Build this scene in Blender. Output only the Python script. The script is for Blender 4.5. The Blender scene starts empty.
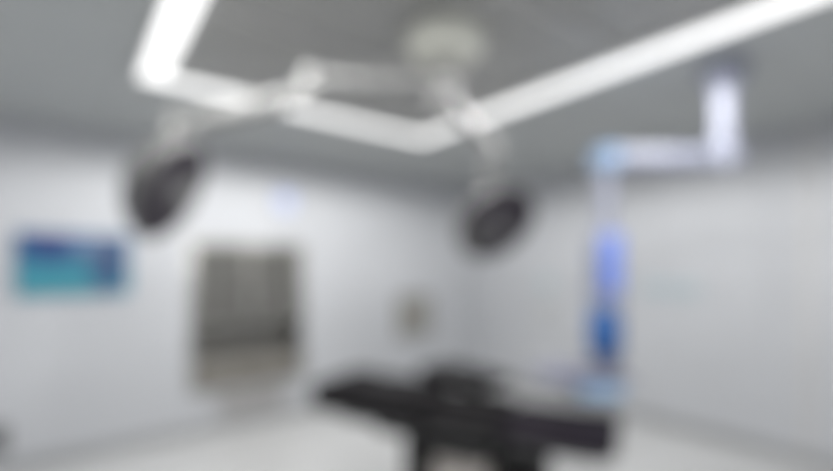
import bpy, bmesh, math
from mathutils import Vector, Matrix

PI = math.pi
SC = bpy.context.scene
COL = SC.collection
H = 2.957            # ceiling height; the far room corner is the origin, the room lies in -X, -Y
SX, SY = 6.9, 6.7    # room size

# ------------------------------------------------------------------ materials
def mat(name, col, rough=0.5, metal=0.0, emit=None, estr=0.0, noise=0.0, nscale=8.0, spec=0.5, coat=0.0):
    m = bpy.data.materials.new(name); m.use_nodes = True
    nt = m.node_tree; b = nt.nodes['Principled BSDF']
    b.inputs['Roughness'].default_value = rough
    b.inputs['Metallic'].default_value = metal
    b.inputs['Specular IOR Level'].default_value = spec
    b.inputs['Coat Weight'].default_value = coat
    c = (*col, 1)
    b.inputs['Base Color'].default_value = c
    if noise:
        tc = nt.nodes.new('ShaderNodeTexCoord'); n = nt.nodes.new('ShaderNodeTexNoise')
        n.inputs['Scale'].default_value = nscale; n.inputs['Detail'].default_value = 4
        mx = nt.nodes.new('ShaderNodeMix'); mx.data_type = 'RGBA'
        mx.inputs['A'].default_value = (*[x * (1 - noise) for x in col], 1)
        mx.inputs['B'].default_value = (*[min(1, x * (1 + noise)) for x in col], 1)
        nt.links.new(tc.outputs['Object'], n.inputs['Vector'])
        nt.links.new(n.outputs['Fac'], mx.inputs['Factor'])
        nt.links.new(mx.outputs['Result'], b.inputs['Base Color'])
    if emit:
        b.inputs['Emission Color'].default_value = (*emit, 1)
        b.inputs['Emission Strength'].default_value = estr
    return m

def panel_mat(name, col, rough, axis, step, seam_col, width=0.006):
    """painted panels with thin joint lines every «step» metres along one or two axes"""
    m = mat(name, col, rough); nt = m.node_tree; b = nt.nodes['Principled BSDF']
    tc = nt.nodes.new('ShaderNodeTexCoord'); sp = nt.nodes.new('ShaderNodeSeparateXYZ')
    nt.links.new(tc.outputs['Object'], sp.inputs[0])
    out = None
    for a, s in zip(axis, step):
        md = nt.nodes.new('ShaderNodeMath'); md.operation = 'PINGPONG'; md.inputs[1].default_value = s / 2
        nt.links.new(sp.outputs[a], md.inputs[0])
        lt = nt.nodes.new('ShaderNodeMath'); lt.operation = 'LESS_THAN'; lt.inputs[1].default_value = width / 2
        nt.links.new(md.outputs[0], lt.inputs[0])
        if out is None: out = lt
        else:
            mx = nt.nodes.new('ShaderNodeMath'); mx.operation = 'MAXIMUM'
            nt.links.new(out.outputs[0], mx.inputs[0]); nt.links.new(lt.outputs[0], mx.inputs[1]); out = mx
    c = nt.nodes.new('ShaderNodeMix'); c.data_type = 'RGBA'
    c.inputs['A'].default_value = (*col, 1); c.inputs['B'].default_value = (*seam_col, 1)
    nt.links.new(out.outputs[0], c.inputs['Factor']); nt.links.new(c.outputs['Result'], b.inputs['Base Color'])
    return m

def mesh_mat(name, col, hole, scale):
    """perforated sheet: rows of small dark holes"""
    m = mat(name, col, 0.5, 0.3); nt = m.node_tree; b = nt.nodes['Principled BSDF']
    tc = nt.nodes.new('ShaderNodeTexCoord'); v = nt.nodes.new('ShaderNodeTexVoronoi')
    v.inputs['Scale'].default_value = scale; v.inputs['Randomness'].default_value = 0.0
    lt = nt.nodes.new('ShaderNodeMath'); lt.operation = 'LESS_THAN'; lt.inputs[1].default_value = 0.3
    c = nt.nodes.new('ShaderNodeMix'); c.data_type = 'RGBA'
    c.inputs['A'].default_value = (*col, 1); c.inputs['B'].default_value = (*hole, 1)
    nt.links.new(tc.outputs['Object'], v.inputs['Vector']); nt.links.new(v.outputs['Distance'], lt.inputs[0])
    nt.links.new(lt.outputs[0], c.inputs['Factor']); nt.links.new(c.outputs['Result'], b.inputs['Base Color'])
    return m

M = {}
M['wall'] = panel_mat('wall_paint', (0.64, 0.65, 0.685), 0.5, (0, 1), (1.2, 1.2), (0.52, 0.53, 0.55))
M['ceiling'] = panel_mat('ceiling_paint', (0.47, 0.488, 0.482), 0.45, (0, 1), (1.2, 0.6), (0.22, 0.22, 0.23))
M['floor'] = mat('floor_vinyl', (0.66, 0.66, 0.655), 0.35, noise=0.03, nscale=3)
M['skirting'] = mat('skirting_vinyl', (0.33, 0.335, 0.34), 0.4)
M['trim'] = mat('joint_trim', (0.60, 0.59, 0.58), 0.4)
M['white'] = mat('light_grey_enamel', (0.23, 0.23, 0.225), 0.35, noise=0.02)
M['cream'] = mat('cream_enamel', (0.72, 0.72, 0.64), 0.4, noise=0.02)
M['cool_white'] = mat('cool_white_enamel', (0.25, 0.262, 0.325), 0.35, noise=0.02)
M['blue_joint'] = mat('pale_blue_plastic', (0.17, 0.26, 0.40), 0.4)
M['dark_blue'] = mat('deep_blue_plastic', (0.028, 0.105, 0.30), 0.4)
M['mid_blue'] = mat('light_blue_plastic', (0.30, 0.46, 0.66), 0.4)
M['lav'] = mat('lavender_grey_metal', (0.17, 0.175, 0.26), 0.4)
M['blue_glow'] = mat('blue_lit_panel', (0.10, 0.15, 0.40), 0.4, emit=(0.20, 0.34, 0.95), estr=0.3)
M['led'] = mat('led_diffuser', (0.9, 0.9, 0.9), 0.5, emit=(1.0, 0.995, 0.98), estr=1.35)
M['alu'] = mat('brushed_aluminium', (0.62, 0.62, 0.61), 0.4, 0.4)
M['steel'] = mat('brushed_steel', (0.42, 0.42, 0.40), 0.38, 0.85, noise=0.06, nscale=20)
M['rail'] = mat('dark_rail_steel', (0.10, 0.10, 0.10), 0.4, 0.5)
M['column'] = mat('warm_grey_enamel', (0.42, 0.39, 0.36), 0.4)
M['steel_dark'] = mat('dull_steel', (0.24, 0.235, 0.22), 0.42, 0.6, noise=0.05, nscale=16)
M['door_glass'] = mat('grey_back_painted_glass', (0.12, 0.118, 0.11), 0.25, 0.0, spec=0.4)
M['door_low'] = mat('beige_grey_enamel', (0.20, 0.187, 0.165), 0.4)
M['hatch'] = mat('hatch_steel', (0.31, 0.30, 0.27), 0.4, 0.1)
M['black'] = mat('black_vinyl', (0.008, 0.007, 0.008), 0.6, noise=0.1, nscale=10, spec=0.15)
M['black2'] = mat('black_violet_vinyl', (0.011, 0.008, 0.013), 0.6, noise=0.1, nscale=10, spec=0.15)
M['black_plastic'] = mat('black_plastic', (0.01, 0.01, 0.01), 0.55, spec=0.2)
M['lens'] = mesh_mat('dark_lens_field', (0.027, 0.021, 0.031), (0.06, 0.052, 0.065), 26)
M['handle'] = mat('handle_grey', (0.17, 0.17, 0.175), 0.45)
M['head'] = mat('lamp_head_grey', (0.11, 0.11, 0.108), 0.4)
M['rubber'] = mat('dark_rubber', (0.04, 0.04, 0.04), 0.7)
M['vent'] = mat('vent_grey', (0.40, 0.39, 0.385), 0.45)
M['vent_back'] = mat('vent_cavity', (0.16, 0.155, 0.15), 0.7)
M['vent_dark'] = mat('vent_dark_grey', (0.13, 0.13, 0.13), 0.5)
M['mesh'] = mesh_mat('perforated_sheet', (0.48, 0.48, 0.465), (0.08, 0.08, 0.08), 70)
M['sign'] = mat('pale_blue_sign', (0.50, 0.56, 0.80), 0.5)
M['teal_grey'] = mat('grey_teal_plate', (0.47, 0.53, 0.56), 0.45)
M['panel_grey'] = mat('pale_grey_plate', (0.54, 0.55, 0.56), 0.45)
M['socket'] = mat('socket_grey', (0.33, 0.38, 0.40), 0.5)
M['bezel'] = mat('screen_bezel', (0.20, 0.33, 0.45), 0.4)

def screen_mat():
    """picture on the screen: navy at the top through blue to teal, two darker shapes"""
    m = mat('screen_picture', (0.02, 0.02, 0.02), 0.25); nt = m.node_tree; b = nt.nodes['Principled BSDF']
    N, Lk = nt.nodes.new, nt.links.new
    tc = N('ShaderNodeTexCoord'); sp = N('ShaderNodeSeparateXYZ'); Lk(tc.outputs['Generated'], sp.inputs[0])
    rp = N('ShaderNodeValToRGB'); Lk(sp.outputs['Z'], rp.inputs[0])
    e = rp.color_ramp.elements
    e[0].position = 0.0; e[0].color = (0.08, 0.38, 0.46, 1)
    e[1].position = 1.0; e[1].color = (0.05, 0.09, 0.33, 1)
    x = e.new(0.35); x.color = (0.05, 0.34, 0.45, 1)
    x = e.new(0.7); x.color = (0.045, 0.19, 0.37, 1)
    last = rp.outputs[0]
    for cx, cz, rx, rz, c in ((0.27, 0.80, 0.24, 0.26, (0.03, 0.06, 0.26)), (0.80, 0.55, 0.19, 0.62, (0.06, 0.12, 0.27))):
        mp = N('ShaderNodeMapping'); mp.vector_type = 'POINT'
        mp.inputs['Location'].default_value = (-cx / rx, 0, -cz / rz); mp.inputs['Scale'].default_value = (1 / rx, 0, 1 / rz)
        Lk(tc.outputs['Generated'], mp.inputs[0])
        ln = N('ShaderNodeVectorMath'); ln.operation = 'LENGTH'; Lk(mp.outputs[0], ln.inputs[0])
        mr = N('ShaderNodeMapRange'); mr.inputs[1].default_value = 0.6; mr.inputs[2].default_value = 1.15
        mr.inputs[3].default_value = 1; mr.inputs[4].default_value = 0
        Lk(ln.outputs['Value'], mr.inputs[0])
        mx = N('ShaderNodeMix'); mx.data_type = 'RGBA'; mx.inputs['B'].default_value = (*c, 1)
        Lk(mr.outputs[0], mx.inputs['Factor']); Lk(last, mx.inputs['A']); last = mx.outputs['Result']
    Lk(last, b.inputs['Emission Color']); b.inputs['Emission Strength'].default_value = 0.72; b.inputs['Specular IOR Level'].default_value = 0.2
    return m
M['screen'] = screen_mat()

# ------------------------------------------------------------------ shape helpers
def frame(z, x=None):
    z = Vector(z).normalized()
    if x is None: x = Vector((0, 0, 1)) if abs(z.z) < 0.9 else Vector((1, 0, 0))
    y = z.cross(Vector(x)).normalized(); x = y.cross(z)
    return Matrix((x, y, z)).transposed().to_4x4()

class Shape:
    def __init__(s): s.bm = bmesh.new()
    def _merge(s, t, mtx):
        me = bpy.data.meshes.new('t'); t.transform(mtx); t.to_mesh(me); t.free(); s.bm.from_mesh(me); bpy.data.meshes.remove(me)
    def box(s, c, d, bev=0.0, seg=2, mtx=None):
        t = bmesh.new(); bmesh.ops.create_cube(t, size=1, matrix=Matrix.Diagonal((*d, 1)))
        if bev: bmesh.ops.bevel(t, geom=t.edges[:], offset=bev, segments=seg, profile=0.5, affect='EDGES')
        s._merge(t, (mtx or Matrix()) @ Matrix.Translation(c)); return s
    def bar(s, a, b, w, h, bev=0.0):
        """box-section bar from a to b"""
        a, b = Vector(a), Vector(b); f = frame(b - a)
        return s.box((0, 0, 0), (h, w, (b - a).length), bev, 2, Matrix.Translation((a + b) / 2) @ f)
    def cyl(s, a, b, r, r2=None, n=32, bev=0.0):
        a, b = Vector(a), Vector(b); t = bmesh.new()
        bmesh.ops.create_cone(t, cap_ends=True, segments=n, radius1=r, radius2=r if r2 is None else r2, depth=(b - a).length)
        if bev: bmesh.ops.bevel(t, geom=[e for e in t.edges if len(e.link_faces) == 2 and any(len(f.verts) > 4 for f in e.link_faces)], offset=bev, segments=2, affect='EDGES')
        s._merge(t, Matrix.Translation((a + b) / 2) @ frame(b - a)); return s
    def lathe(s, prof, mtx=None, n=48, a0=0.0, a1=2 * PI):
        t = bmesh.new(); full = abs(a1 - a0 - 2 * PI) < 1e-6
        k = n if full else n + 1; rings = []
        for i in range(k):
            a = a0 + (a1 - a0) * i / n
            rings.append([t.verts.new((r * math.cos(a), r * math.sin(a), z)) for r, z in prof])
        for i in range(n):
            A, B = rings[i], rings[(i + 1) % k]
            for j in range(len(prof) - 1): t.faces.new((A[j], B[j], B[j + 1], A[j + 1]))
        if not full:
            t.faces.new(rings[0]); t.faces.new(rings[-1][::-1])
        bmesh.ops.remove_doubles(t, verts=t.verts[:], dist=1e-6)
        bmesh.ops.recalc_face_normals(t, faces=t.faces[:])
        s._merge(t, mtx or Matrix()); return s
    def tube(s, pts, r, n=14):
        pts = [Vector(p) for p in pts]; t = bmesh.new(); rings = []
        up = None
        for i, p in enumerate(pts):
            d = (pts[min(i + 1, len(pts) - 1)] - pts[max(i - 1, 0)]).normalized()
            f = frame(d, up) if up is not None else frame(d)
            up = Vector((f[0][0], f[1][0], f[2][0]))
            rings.append([t.verts.new(p + (f @ Vector((r * math.cos(2 * PI * k / n), r * math.sin(2 * PI * k / n), 0)))) for k in range(n)])
        for A, B in zip(rings, rings[1:]):
            for k in range(n): t.faces.new((A[k], A[(k + 1) % n], B[(k + 1) % n], B[k]))
        t.faces.new(rings[0][::-1]); t.faces.new(rings[-1]); bmesh.ops.recalc_face_normals(t, faces=t.faces[:])
        s._merge(t, Matrix()); return s
    def build(s, name, m, parent=None, loc=None):
        me = bpy.data.meshes.new(name); s.bm.to_mesh(me); s.bm.free()
        me.shade_smooth(); me.set_sharp_from_angle(angle=math.radians(35))
        me.materials.append(M[m]); o = bpy.data.objects.new(name, me); COL.objects.link(o)
        if parent: o.parent = parent
        if loc: o.location = loc
        return o

def tag(o, label, cat, group=None):
    o['label'] = label; o['category'] = cat
    if group: o['group'] = group
    return o
def thing(name, label, cat, loc=(0, 0, 0), rz=0.0, group=None):
    o = bpy.data.objects.new(name, None); COL.objects.link(o)
    o.location = loc; o.rotation_euler = (0, 0, rz); o.empty_display_size = 0.1
    return tag(o, label, cat, group)
def struct(name, sh, m):
    o = sh.build(name, m); o['kind'] = 'structure'; return o
def copy_tree(o, parent=None):
    c = o.copy(); COL.objects.link(c)
    if parent: c.parent = parent
    for ch in [x for x in bpy.data.objects if x.parent == o and x != c]: copy_tree(ch, c)
    return c

# ------------------------------------------------------------------ room
struct('floor', Shape().box((-SX / 2, -SY / 2, -0.05), (SX + 0.2, SY + 0.2, 0.1)), 'floor')
struct('ceiling', Shape().box((-SX / 2, -SY / 2, H + 0.05), (SX + 0.2, SY + 0.2, 0.1)), 'ceiling')
# left wall with the opening of the recessed cabinet
CX0, CX1, CZ0, CZ1 = -4.07, -2.885, 0.43, 1.965
w = Shape()
def wx(x0, x1, z0, z1): w.box(((x0 + x1) / 2, 0.05, (z0 + z1) / 2), (x1 - x0, 0.1, z1 - z0))
wx(-SX - 0.1, CX0, 0, H); wx(CX1, 0.1, 0, H); wx(CX0, CX1, 0, CZ0); wx(CX0, CX1, CZ1, H)
struct('wall_left', w, 'wall')
struct('wall_right', Shape().box((0.05, -SY / 2, H / 2), (0.1, SY, H)), 'wall')
struct('wall_back', Shape().box((-SX / 2, -SY - 0.05, H / 2), (SX + 0.2, 0.1, H)), 'wall')
struct('wall_side', Shape().box((-SX - 0.05, -SY / 2, H / 2), (0.1, SY, H)), 'wall')
# coved skirtings
def cove(along, length):
    t = Shape(); prof = [(0, 0), (0.055, 0), (0.03, 0.012), (0.014, 0.035), (0.012, 0.11), (0, 0.11)]
    vs = []
    for d in (0, length):
        vs.append([t.bm.verts.new((-d, -a, b) if along == 'x' else (-a, -d, b)) for a, b in prof])
    n = len(prof)
    for i in range(n): t.bm.faces.new((vs[0][i], vs[0][(i + 1) % n], vs[1][(i + 1) % n], vs[1][i]))
    t.bm.faces.new(vs[0]); t.bm.faces.new(vs[1][::-1]); bmesh.ops.recalc_face_normals(t.bm, faces=t.bm.faces[:])
    return t
struct('baseboard_left', cove('x', SX), 'skirting')
struct('baseboard_right', cove('y', SY), 'skirting')
struct('trim_1', Shape().box((-0.008, -3.99, 0.11 + (H - 0.11) / 2), (0.016, 0.05, H - 0.11), 0.004), 'trim')

# ------------------------------------------------------------------ ceiling: air diffuser and LED border
LX0, LX1, LY0, LY1, LW = -4.70, -2.36, -4.74, -1.62, 0.15     # outer rectangle of the LED border, strip width
LAMP_W = 42.0      # watts per metre of strip
def led(label, c, d):
    o = thing('led_strip_light', label, 'ceiling light', (c[0], c[1], H), group='LED strips around the ceiling air diffuser')
    Shape().box((0, 0, -0.02), (d[0], d[1], 0.04), 0.006).build('housing', 'alu', o)
    Shape().box((0, 0, -0.044), (d[0] - 0.02, d[1] - 0.02, 0.012), 0.004).build('light_diffuser', 'led', o)
    n = round(max(d) / 0.4)                                   # the light the strip throws: a row of lamps along it
    for i in range(n):
        t = ((i + .5) / n - .5) * max(d)
        l = bpy.data.lights.new('strip_lamp', 'SPOT'); l.energy = LAMP_W * max(d) / n; l.color = (1.0, 0.995, 0.985)
        l.spot_size = math.radians(178); l.spot_blend = 0.22; l.shadow_soft_size = 0.0
        lo = bpy.data.objects.new('strip_lamp', l); COL.objects.link(lo); lo.parent = o
        lo.location = (t, 0, -0.056) if d[0] > d[1] else (0, t, -0.056)
    return o
xm, ym = (LX0 + LX1) / 2, (LY0 + LY1) / 2
led('long white LED ceiling strip running along the left wall, above the recessed cabinet', (xm, LY1 - LW / 2), (LX1 - LX0, LW))
led('long white LED ceiling strip running along the right wall towards the pendant column', (LX1 - LW / 2, ym), (LW, LY1 - LY0 - 2 * LW - 0.004))
led('broad glaring white LED ceiling strip above the tilted lamp head, at upper left', (LX0 + LW / 2, ym), (LW, LY1 - LY0 - 2 * LW - 0.004))
led('white LED ceiling strip closing the border on the side opposite the left wall', (xm, LY0 + LW / 2), (LX1 - LX0, LW))
d = thing('air_diffuser', 'grey perforated ceiling air diffuser inside the rectangle of LED strips', 'air vent', (xm, ym, H))
iw, il = LX1 - LX0 - 2 * LW - 0.01, LY1 - LY0 - 2 * LW - 0.01
fr = Shape(); nx, ny = 2, 3
for i in range(nx + 1): fr.box((-iw / 2 + 0.012 + (iw - 0.024) * i / nx, 0, -0.015), (0.024, il, 0.03), 0.003)
for j in range(ny + 1): fr.box((0, -il / 2 + 0.012 + (il - 0.024) * j / ny, -0.0148), (iw - 0.002, 0.024, 0.029), 0.003)
fr.build('grid_frame', 'alu', d)
for i in range(nx):
    for j in range(ny):
        px, py = (iw - 0.024) / nx, (il - 0.024) / ny
        Shape().box((-iw / 2 + 0.012 + px * (i + .5), -il / 2 + 0.012 + py * (j + .5), -0.006), (px - 0.026, py - 0.026, 0.012), 0.002).build('perforated_panel', 'mesh', d)

# ------------------------------------------------------------------ surgical lights
MX, MY = -3.474, -3.19
mt = thing('lamp_mount', 'round cream ceiling mount in the middle of the air diffuser, carrying both lamp arms', 'lamp mount', (MX, MY, H))
Shape().lathe([(0, -0.032), (0.205, -0.032), (0.21, -0.045), (0.20, -0.10), (0.165, -0.15), (0.07, -0.165), (0, -0.165)]).build('cover', 'cream', mt)
Shape().cyl((0, 0, -0.165), (0, 0, -0.43), 0.045).build('column', 'white', mt)
Shape().cyl((0, 0, -0.43), (0, 0, -0.45), 0.05, 0.03).build('end_cap', 'head', mt)

def arc(c, r, f, a0, a1, n=20):
    return [Vector(c) + f @ Vector((r * math.cos(a0 + (a1 - a0) * i / n), 0, r * math.sin(a0 + (a1 - a0) * i / n))) for i in range(n + 1)]

def surgical_light(label, zarm, elbow, spring_end, head, normal, roll, R, gap=20):
    o = thing('surgical_light', label, 'surgical light', (MX, MY, zarm), group='surgical lights on the ceiling mount')
    O = Vector((MX, MY, zarm)); E = Vector(elbow) - O; S = Vector(spring_end) - O; C = Vector(head) - O
    dirE = Vector((E.x, E.y, 0)).normalized()
    hub = Shape().lathe([(0.047, -0.04), (0.07, -0.04), (0.075, -0.032), (0.075, 0.032), (0.07, 0.04), (0.047, 0.04), (0.047, -0.04)]); hub.build('hub', 'white', o)
    a = Shape().bar(dirE * 0.06, E + dirE * -0.03, 0.075, 0.06, 0.012); a.build('extension_arm', 'white', o)
    Shape().cyl(E + Vector((0, 0, -0.09)), E + Vector((0, 0, 0.05)), 0.055, bev=0.01).build('elbow_joint', 'white', o)
    E2 = E + Vector((0, 0, -0.07)); dS = (S - E2).normalized()
    sp = Shape().bar(E2 + dS * 0.03, S - dS * 0.02, 0.062, 0.075, 0.014); sa = sp.build('spring_arm', 'white', o)
    Shape().bar(E2 + dS * 0.16 + Vector((0, 0, -0.042)), S - dS * 0.16 + Vector((0, 0, -0.042)), 0.035, 0.02, 0.004).build('arm_cover', 'head', sa)
    Shape().cyl(S + Vector((0, 0, -0.07)), S + Vector((0, 0, 0.055)), 0.045, bev=0.008).build('swivel_joint', 'white', o)
    f = frame(normal, Matrix.Rotation(roll, 3, Vector(normal).normalized()) @ (frame(normal).to_3x3() @ Vector((1, 0, 0))))
    f3 = f.to_3x3(); n = f3 @ Vector((0, 0, 1))
    T = Matrix.Translation(C) @ f
    # fork: from the swivel joint down behind the head to the two pivots on the rim
    side = n.cross(Vector((0, 0, 1))).normalized()
    p0 = S + Vector((0, 0, -0.05)); top = C - n * 0.22 + Vector((0, 0, 0.06))
    mid = Vector((p0.x, p0.y, (p0.z + top.z) / 2 + 0.05))
    Shape().tube([p0, p0 * .6 + mid * .4, mid, mid * .4 + top * .6, top, C - n * 0.17], 0.022).build('drop_tube', 'white', o)
    fk = Shape().tube([C - n * 0.17 + side * (R + 0.02) * math.cos(t) + (-n * 0.02) * math.sin(t) + n * 0.17 * (1 - math.sin(t)) for t in [PI * i / 24 for i in range(25)]], 0.014)
    fk.build('fork', 'head', o)
    hd = Shape().lathe([(0, -0.18), (0.09, -0.177), (0.17, -0.155), (0.24, -0.10), (R - 0.02, -0.035), (R, -0.005), (R, 0.02), (R - 0.012, 0.028), (R - 0.025, 0.020), (0.0, 0.018)], T, 64)
    h = hd.build('lamp_head', 'head', o)
    g = math.radians(gap)
    Shape().lathe([(0.075, 0.014), (R - 0.026, 0.014), (R - 0.028, 0.026), (0.078, 0.026)], T, 56, g, 2 * PI - g).build('lens_field', 'lens', h)
    hb = Shape().cyl(C + n * 0.018, C + n * 0.045, 0.05, 0.036); hb.build('handle_base', 'handle', h)
    Shape().cyl(C + n * 0.05, C + n * 0.16, 0.017, 0.021, 20, 0.004).build('sterile_handle', 'handle', h)
    return o
surgical_light('surgical lamp near the screen, its dark round face tilted steeply towards the table', 2.68,
               (-4.049, -2.807, 2.68), (-4.59, -2.215, 2.48), (-4.595, -2.137, 2.14), (0.74, -0.49, -0.46), math.radians(280), 0.305, 32)
surgical_light('surgical lamp hanging nearer the room corner, its dark face turned down above the black table', 2.585,
               (-2.60, -2.72, 2.60), (-2.36, -2.46, 2.43), (-2.318, -2.505, 2.065), (-0.14, -0.72, -0.58), math.radians(130), 0.345, 26)

# ------------------------------------------------------------------ ceiling supply pendant
P = thing('medical_pendant', 'white ceiling supply pendant with side arm and blue-lit service column at right', 'medical pendant', (-1.837, -3.943, H))
A = Vector((-0.539, 0.469, 0)); ad = A.normalized(); prp = Vector((-ad.y, ad.x, 0))
Shape().lathe([(0, 0), (0.13, 0), (0.135, -0.015), (0.13, -0.06), (0.10, -0.12), (0.07, -0.165), (0, -0.165)]).build('ceiling_flange', 'cool_white', P)
Shape().cyl((0, 0, -0.16), (0, 0, -0.50), 0.062).build('column', 'cool_white', P)
Shape().cyl((0, 0, -0.48), (0, 0, -0.635), 0.082, bev=0.012).build('brake_hub', 'cool_white', P)
za = -0.565
arm = Shape().bar(ad * -0.09 + Vector((0, 0, za)), A + ad * -0.05 + Vector((0, 0, za)), 0.12, 0.105, 0.02).build('support_arm', 'cool_white', P)
Shape().bar(ad * 0.12 + Vector((0, 0, za - 0.058)), A + ad * -0.12 + Vector((0, 0, za - 0.058)), 0.07, 0.012, 0.004).build('underside_cover', 'lav', arm)
Shape().cyl(A + Vector((0, 0, za - 0.075)), A + Vector((0, 0, za + 0.06)), 0.085, bev=0.012).build('swivel_joint', 'blue_joint', P)
Shape().cyl(A + Vector((0, 0, za - 0.07)), A + Vector((0, 0, -1.03)), 0.05).build('drop_tube', 'cool_white', P)
def pl(dx, dy, z): return A + ad * dx + prp * dy + Vector((0, 0, z))     # dy > 0 faces the camera
rot = frame((0, 0, 1), ad)
def pbox(dx, dy, z, dims, bev=0.0): return Shape().box((0, 0, 0), dims, bev, 2, Matrix.Translation(pl(dx, dy, z)) @ rot)
pbox(0, 0, -1.50, (0.17, 0.17, 0.96), 0.02).build('service_column', 'cool_white', P)
pbox(0, 0.089, -1.225, (0.125, 0.012, 0.36), 0.004).build('light_panel', 'blue_glow', P)
for k in range(3):
    s_ = pbox(0.089, -0.01, -1.2 - 0.16 * k, (0.012, 0.10, 0.10), 0.004).build('outlet_plate', 'lav', P)
    c = pl(0.093, -0.01, -1.2 - 0.16 * k); Shape().cyl(c, c + ad * 0.014, 0.03, 0.026, 20).build('gas_socket', 'blue_joint', s_)
zt = -1.89
tr = pbox(0.20, 0.10, zt, (0.50, 0.40, 0.025), 0.008).build('tray', 'lav', P)
rl = Shape()
for y_ in (-0.09, 0.29):
    rl.bar(pl(-0.04, y_, zt + 0.05), pl(0.44, y_, zt + 0.05), 0.012, 0.012, 0.002)
for x_ in (-0.04, 0.44):
    rl.bar(pl(x_, -0.09, zt + 0.05), pl(x_, 0.29, zt + 0.05), 0.012, 0.012, 0.002)
    for y_ in (-0.09, 0.29): rl.cyl(pl(x_, y_, zt), pl(x_, y_, zt + 0.055), 0.006, n=12)
rl.build('guard_rail', 'alu', tr)
dr = pbox(0.13, 0.10, zt - 0.065, (0.26, 0.36, 0.10), 0.01).build('drawer', 'cool_white', P)
pbox(0.13, 0.286, zt - 0.065, (0.24, 0.012, 0.085), 0.004).build('drawer_front', 'mid_blue', dr)
# blue canister hanging on the front of the service column
cn = thing('canister', 'rounded dark blue canister hanging on the front of the pendant column, below its lit panel', 'canister',
           tuple(Vector((-1.837, -3.943, H)) + pl(0.08, 0.20, -1.765)))
Shape().lathe([(0, 0), (0.05, 0), (0.085, 0.02), (0.098, 0.08), (0.098, 0.19), (0.088, 0.225), (0.06, 0.24), (0, 0.24)]).build('jar', 'dark_blue', cn)
Shape().lathe([(0, 0.24), (0.065, 0.24), (0.068, 0.265), (0.05, 0.275), (0, 0.275)]).build('lid', 'dark_blue', cn)
Shape().bar(prp * -0.113 + Vector((0, 0, 0.13)), prp * -0.09 + Vector((0, 0, 0.13)), 0.06, 0.10, 0.004).build('hanger', 'lav', cn)

# ------------------------------------------------------------------ operating table
TA = math.atan2(-3.726 + 2.099, -2.748 + 3.549)
tb = thing('operating_table', 'long black padded operating table with a steel column, in the middle of the floor', 'operating table', (-3.16, -2.905, 0), TA)
ZT = 0.86; TW = 0.54
def pad(x0, x1, z, m, wd=TW, h=0.075, cut=None):
    b = Shape().box(((x0 + x1) / 2, 0, z - h / 2), (x1 - x0 - 0.012, wd, h), 0.026, 4)
    return b.build('mattress_pad', m, tb)
pad(-0.90, -0.66, ZT + 0.085, 'black', TW, 0.15)
pad(-0.66, -0.10, ZT + 0.07, 'black', TW, 0.14); pad(-0.10, 0.36, ZT + 0.02, 'black', TW, 0.095)
pad(0.36, 0.95, ZT - 0.005, 'black2')
for x0, x1 in ((-0.88, -0.67), (-0.65, -0.11), (-0.09, 0.35), (0.37, 0.93)):
    Shape().box(((x0 + x1) / 2, 0, ZT - 0.0875), (x1 - x0, TW - 0.10, 0.022), 0.004).build('table_plate', 'black_plastic', tb)
for y in (-1, 1):
    for x0, x1 in ((-0.64, -0.12), (-0.08, 0.34), (0.40, 0.88)):
        rr = Shape().box(((x0 + x1) / 2, y * (TW / 2 - 0.012), ZT - 0.095), (x1 - x0, 0.012, 0.03), 0.003)
        for xs in (x0 + 0.06, x1 - 0.06): rr.cyl((xs, y * (TW / 2 - 0.055), ZT - 0.095), (xs, y * (TW / 2 - 0.012), ZT - 0.095), 0.012, n=14)
        rr.build('side_rail', 'rail', tb)
# frame and column
Shape().box((-0.02, 0, ZT - 0.145), (0.86, 0.36, 0.09), 0.015).build('under_frame', 'black_plastic', tb)
Shape().box((0.0, 0, ZT - 0.225), (0.50, 0.36, 0.09), 0.02).build('tilt_housing', 'black_plastic', tb)
cb = Shape()
for k in range(3): cb.box((0.10, 0, 0.20 + 0.16 * k), (0.38 - 0.02 * k, 0.36 - 0.03 * k, 0.17), 0.012)
cb.build('telescopic_column', 'column', tb)
Shape().box((-0.17, -0.02, 0.50), (0.15, 0.34, 0.28), 0.02).build('control_box', 'black_plastic', tb)
Shape().box((0.44, 0.0, 0.54), (0.26, 0.34, 0.36), 0.03).build('drive_unit', 'black_plastic', tb)
bs = Shape().box((0.0, 0, 0.085), (1.10, 0.50, 0.11), 0.03, 3).build('base', 'steel_dark', tb)
for sx in (-1, 1):
    for sy in (-1, 1):
        Shape().cyl((sx * 0.46, sy * 0.19 - 0.018, 0.031), (sx * 0.46, sy * 0.19 + 0.018, 0.031), 0.031, n=24, bev=0.004).build('caster', 'rubber', tb)
# arm board on the far side
ab = Shape().box((0, 0, 0), (0.60, 0.34, 0.07), 0.03, 4, Matrix.Translation((-0.04, TW / 2 + 0.03, ZT + 0.108)) @ Matrix.Rotation(math.radians(-25), 4, 'Z'))
a_ = ab.build('arm_board', 'black', tb)
Shape().box((-0.20, TW / 2 + 0.09, ZT + 0.06), (0.10, 0.14, 0.02), 0.004).build('arm_board_bracket', 'steel', a_)
Shape().cyl((-0.20, TW / 2 + 0.03, ZT - 0.11), (-0.20, TW / 2 + 0.03, ZT + 0.055), 0.014, n=16).build('clamp', 'steel', a_)

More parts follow.
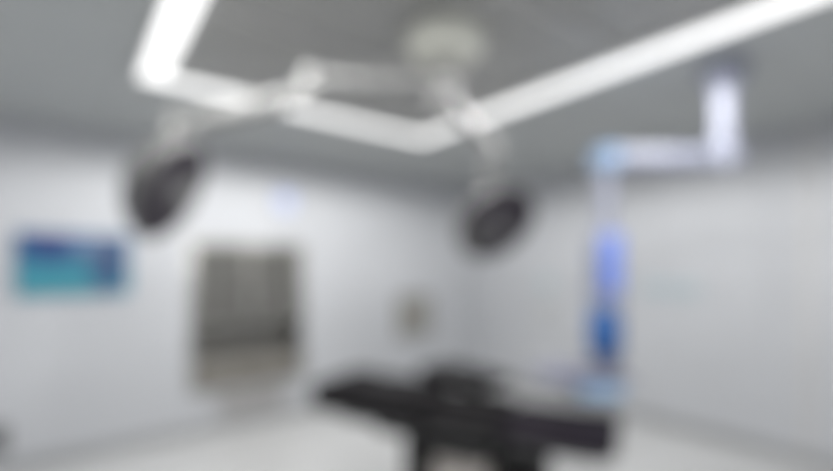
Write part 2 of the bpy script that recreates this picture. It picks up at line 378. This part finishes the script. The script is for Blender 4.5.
# ------------------------------------------------------------------ left wall: cabinet, screen, hatch, sign, vents
cw, ch = CX1 - CX0, CZ1 - CZ0; cxm = (CX0 + CX1) / 2
cab = thing('instrument_cabinet', 'tall grey steel cabinet recessed in the left wall, above the pale vent', 'cabinet', (cxm, 0, CZ0))
g = 0.004; D = 0.40
bd = Shape(); tk = 0.02; ww = cw - 2 * g; hh = ch - 2 * g
bd.box((0, D - tk / 2, ch / 2), (ww, tk, hh)); 
for sx in (-1, 1): bd.box((sx * (ww - tk) / 2, D / 2 - 0.005, ch / 2), (tk, D - 0.01, hh))
for z in (g + tk / 2, ch - g - tk / 2, 0.32, 0.66): bd.box((0, D / 2, z), (ww - 2 * tk, D - 0.03, tk))
bd.build('carcass', 'steel_dark', cab)
ff = Shape(); e = 0.035
for sx in (-1, 1): ff.box((sx * (cw / 2 + 0.008), -0.008, ch / 2), (e, 0.015, ch + 2 * e - 0.02), 0.003)
for z in (-0.006, ch + 0.006): ff.box((0, -0.0085, z), (cw, 0.014, e), 0.003)
ff.build('face_frame', 'steel', cab)
for sx in (-1, 1):
    dw = ww / 2 - 0.022; c = sx * (dw / 2 + 0.003)
    dd = Shape()
    z0, z1 = 0.672, ch - 0.028
    for ex in (-1, 1): dd.box((c + ex * (dw / 2 - 0.016), 0.012, (z0 + z1) / 2), (0.032, 0.022, z1 - z0), 0.003)
    for zz in (z0 + 0.016, z1 - 0.016): dd.box((c, 0.012, zz), (dw - 0.064, 0.022, 0.032), 0.003)
    do = dd.build('upper_door', 'steel_dark', cab)
    Shape().box((c, 0.014, (z0 + z1) / 2), (dw - 0.066, 0.008, z1 - z0 - 0.066)).build('door_pane', 'door_glass', do)
    Shape().tube([(c - sx * (dw / 2 - 0.016), 0.0, 0.86), (c - sx * (dw / 2 - 0.016), -0.035, 0.87), (c - sx * (dw / 2 - 0.016), -0.035, 1.03), (c - sx * (dw / 2 - 0.016), 0.0, 1.04)], 0.006, 10).build('handle', 'alu', do)
    lo = Shape().box((c, 0.012, 0.167), (dw, 0.022, 0.28), 0.004).build('lower_door', 'door_low', cab)
    Shape().tube([(c - 0.07, 0.0, 0.25), (c - 0.065, -0.03, 0.25), (c + 0.065, -0.03, 0.25), (c + 0.07, 0.0, 0.25)], 0.006, 10).build('handle', 'alu', lo)

scr = thing('wall_screen', 'wide wall screen showing a blue and teal picture, at the left edge', 'screen', (-4.995, 0, 1.735))
Shape().box((0, -0.03, 0), (0.80, 0.05, 0.55), 0.008).build('housing', 'bezel', scr)
Shape().box((0, -0.057, 0), (0.765, 0.006, 0.515), 0.001).build('display', 'screen', scr)
Shape().box((0, -0.0035, 0), (0.30, 0.006, 0.30), 0.001).build('wall_bracket', 'steel_dark', scr)

ht = thing('pass_through_hatch', 'small square grey-brown steel hatch on the left wall, near the room corner', 'hatch', (-1.235, 0, 1.04))
f_ = Shape(); q = 0.27
for s1 in (-1, 1):
    f_.box((s1 * q, -0.012, 0), (0.04, 0.024, 2 * q + 0.04), 0.004); f_.box((0, -0.0125, s1 * q), (2 * q - 0.04, 0.023, 0.04), 0.004)
f_.build('hatch_frame', 'steel_dark', ht)
hd = Shape().box((0, -0.008, 0), (2 * q - 0.044, 0.014, 2 * q - 0.044), 0.003).build('hatch_door', 'hatch', ht)
Shape().tube([(0.17, -0.014, -0.06), (0.17, -0.045, -0.05), (0.17, -0.045, 0.05), (0.17, -0.014, 0.06)], 0.008, 10).build('handle', 'alu', hd)

sg = thing('wall_sign', 'small pale blue square plate high on the left wall, above the cabinet', 'sign', (-3.09, 0, 2.47))
Shape().box((0, -0.006, 0), (0.25, 0.011, 0.25), 0.003).build('backing_plate', 'white', sg)
Shape().box((0, -0.013, 0), (0.22, 0.004, 0.22), 0.001).build('sign_face', 'sign', sg)

def vent(label, x, z, wd, hg, m, n):
    o = thing('air_vent', label, 'air vent', (x, 0, z), group='return air vents low on the left wall')
    f = Shape(); b = 0.03
    for s1 in (-1, 1):
        f.box((s1 * (wd / 2 - b / 2), -0.012, 0), (b, 0.023, hg), 0.003); f.box((0, -0.0125, s1 * (hg / 2 - b / 2)), (wd - 2 * b, 0.022, b), 0.003)
    f.build('frame', m, o)
    Shape().box((0, -0.003, 0), (wd - 2 * b, 0.004, hg - 2 * b)).build('backing', 'vent_back' if m == 'vent' else 'black_plastic', o)
    for i in range(n):
        zz = -hg / 2 + b + (hg - 2 * b) * (i + .5) / n
        Shape().box((0, 0, 0), (wd - 2 * b - 0.002, 0.020, 0.004), 0, 2, Matrix.Translation((0, -0.0135, zz)) @ Matrix.Rotation(math.radians(48), 4, 'X')).build('slat', m, o)
vent('pale grey slatted air vent under the recessed cabinet', -3.46, 0.255, 0.70, 0.25, 'vent', 12)
vent('dark grey slatted air vent low at the left edge of the photo', -5.72, 0.31, 0.56, 0.22, 'vent_dark', 8)

# ------------------------------------------------------------------ right wall: outlet panel, control panel
op = thing('outlet_panel', 'wide grey-teal outlet plate on the right wall, beside the pendant column', 'outlet panel', (0, -2.86, 1.485))
Shape().box((-0.012, 0, 0), (0.022, 0.60, 0.17), 0.005).build('plate', 'teal_grey', op)
for k in range(5):
    s_ = Shape().box((-0.026, -0.23 + 0.115 * k, 0), (0.008, 0.085, 0.10), 0.003).build('socket', 'teal_grey', op)
    Shape().cyl((-0.028, -0.23 + 0.115 * k, 0), (-0.036, -0.23 + 0.115 * k, 0), 0.028, 0.024, 20).build('socket_face', 'socket', s_)
cp = thing('switch_panel', 'faint tall pale grey switch panel on the right wall, between lamp and pendant', 'control panel', (0, -1.33, 1.27))
Shape().box((-0.0115, 0, 0), (0.023, 0.30, 0.82), 0.005).build('plate', 'panel_grey', cp)
Shape().box((-0.026, 0, 0.23), (0.006, 0.22, 0.22), 0.002).build('display', 'teal_grey', cp)
for k in range(6):
    Shape().cyl((-0.022, -0.07 + 0.07 * (k % 3), -0.05 - 0.09 * (k // 3)), (-0.030, -0.07 + 0.07 * (k % 3), -0.05 - 0.09 * (k // 3)), 0.016, n=16).build('button', 'white', cp)

# ------------------------------------------------------------------ camera (out of focus: wide open, focused close), world, colour
cam = bpy.data.cameras.new('camera'); co = bpy.data.objects.new('camera', cam); COL.objects.link(co)
co.location = (-5.0337, -4.9542, 1.70); co.rotation_euler = (PI / 2, 0, -0.66044)
cam.sensor_width = 36; cam.lens = 445.57 / 833 * 36; cam.shift_y = 32.87 / 833
cam.clip_start = 0.01
cam.dof.use_dof = True; cam.dof.focus_distance = 0.15; cam.dof.aperture_fstop = 1.55
SC.camera = co

wd = bpy.data.worlds.new('world'); SC.world = wd; wd.use_nodes = True
wd.node_tree.nodes['Background'].inputs[0].default_value = (0.8, 0.85, 1, 1); wd.node_tree.nodes['Background'].inputs[1].default_value = 0.0
SC.view_settings.view_transform = 'Standard'; SC.view_settings.look = 'None'
SC.view_settings.exposure = 0.0; SC.view_settings.gamma = 1.0; SC.view_settings.use_curve_mapping = False
SC.cycles.use_denoising = True
SC.cycles.max_bounces = 12; SC.cycles.diffuse_bounces = 8
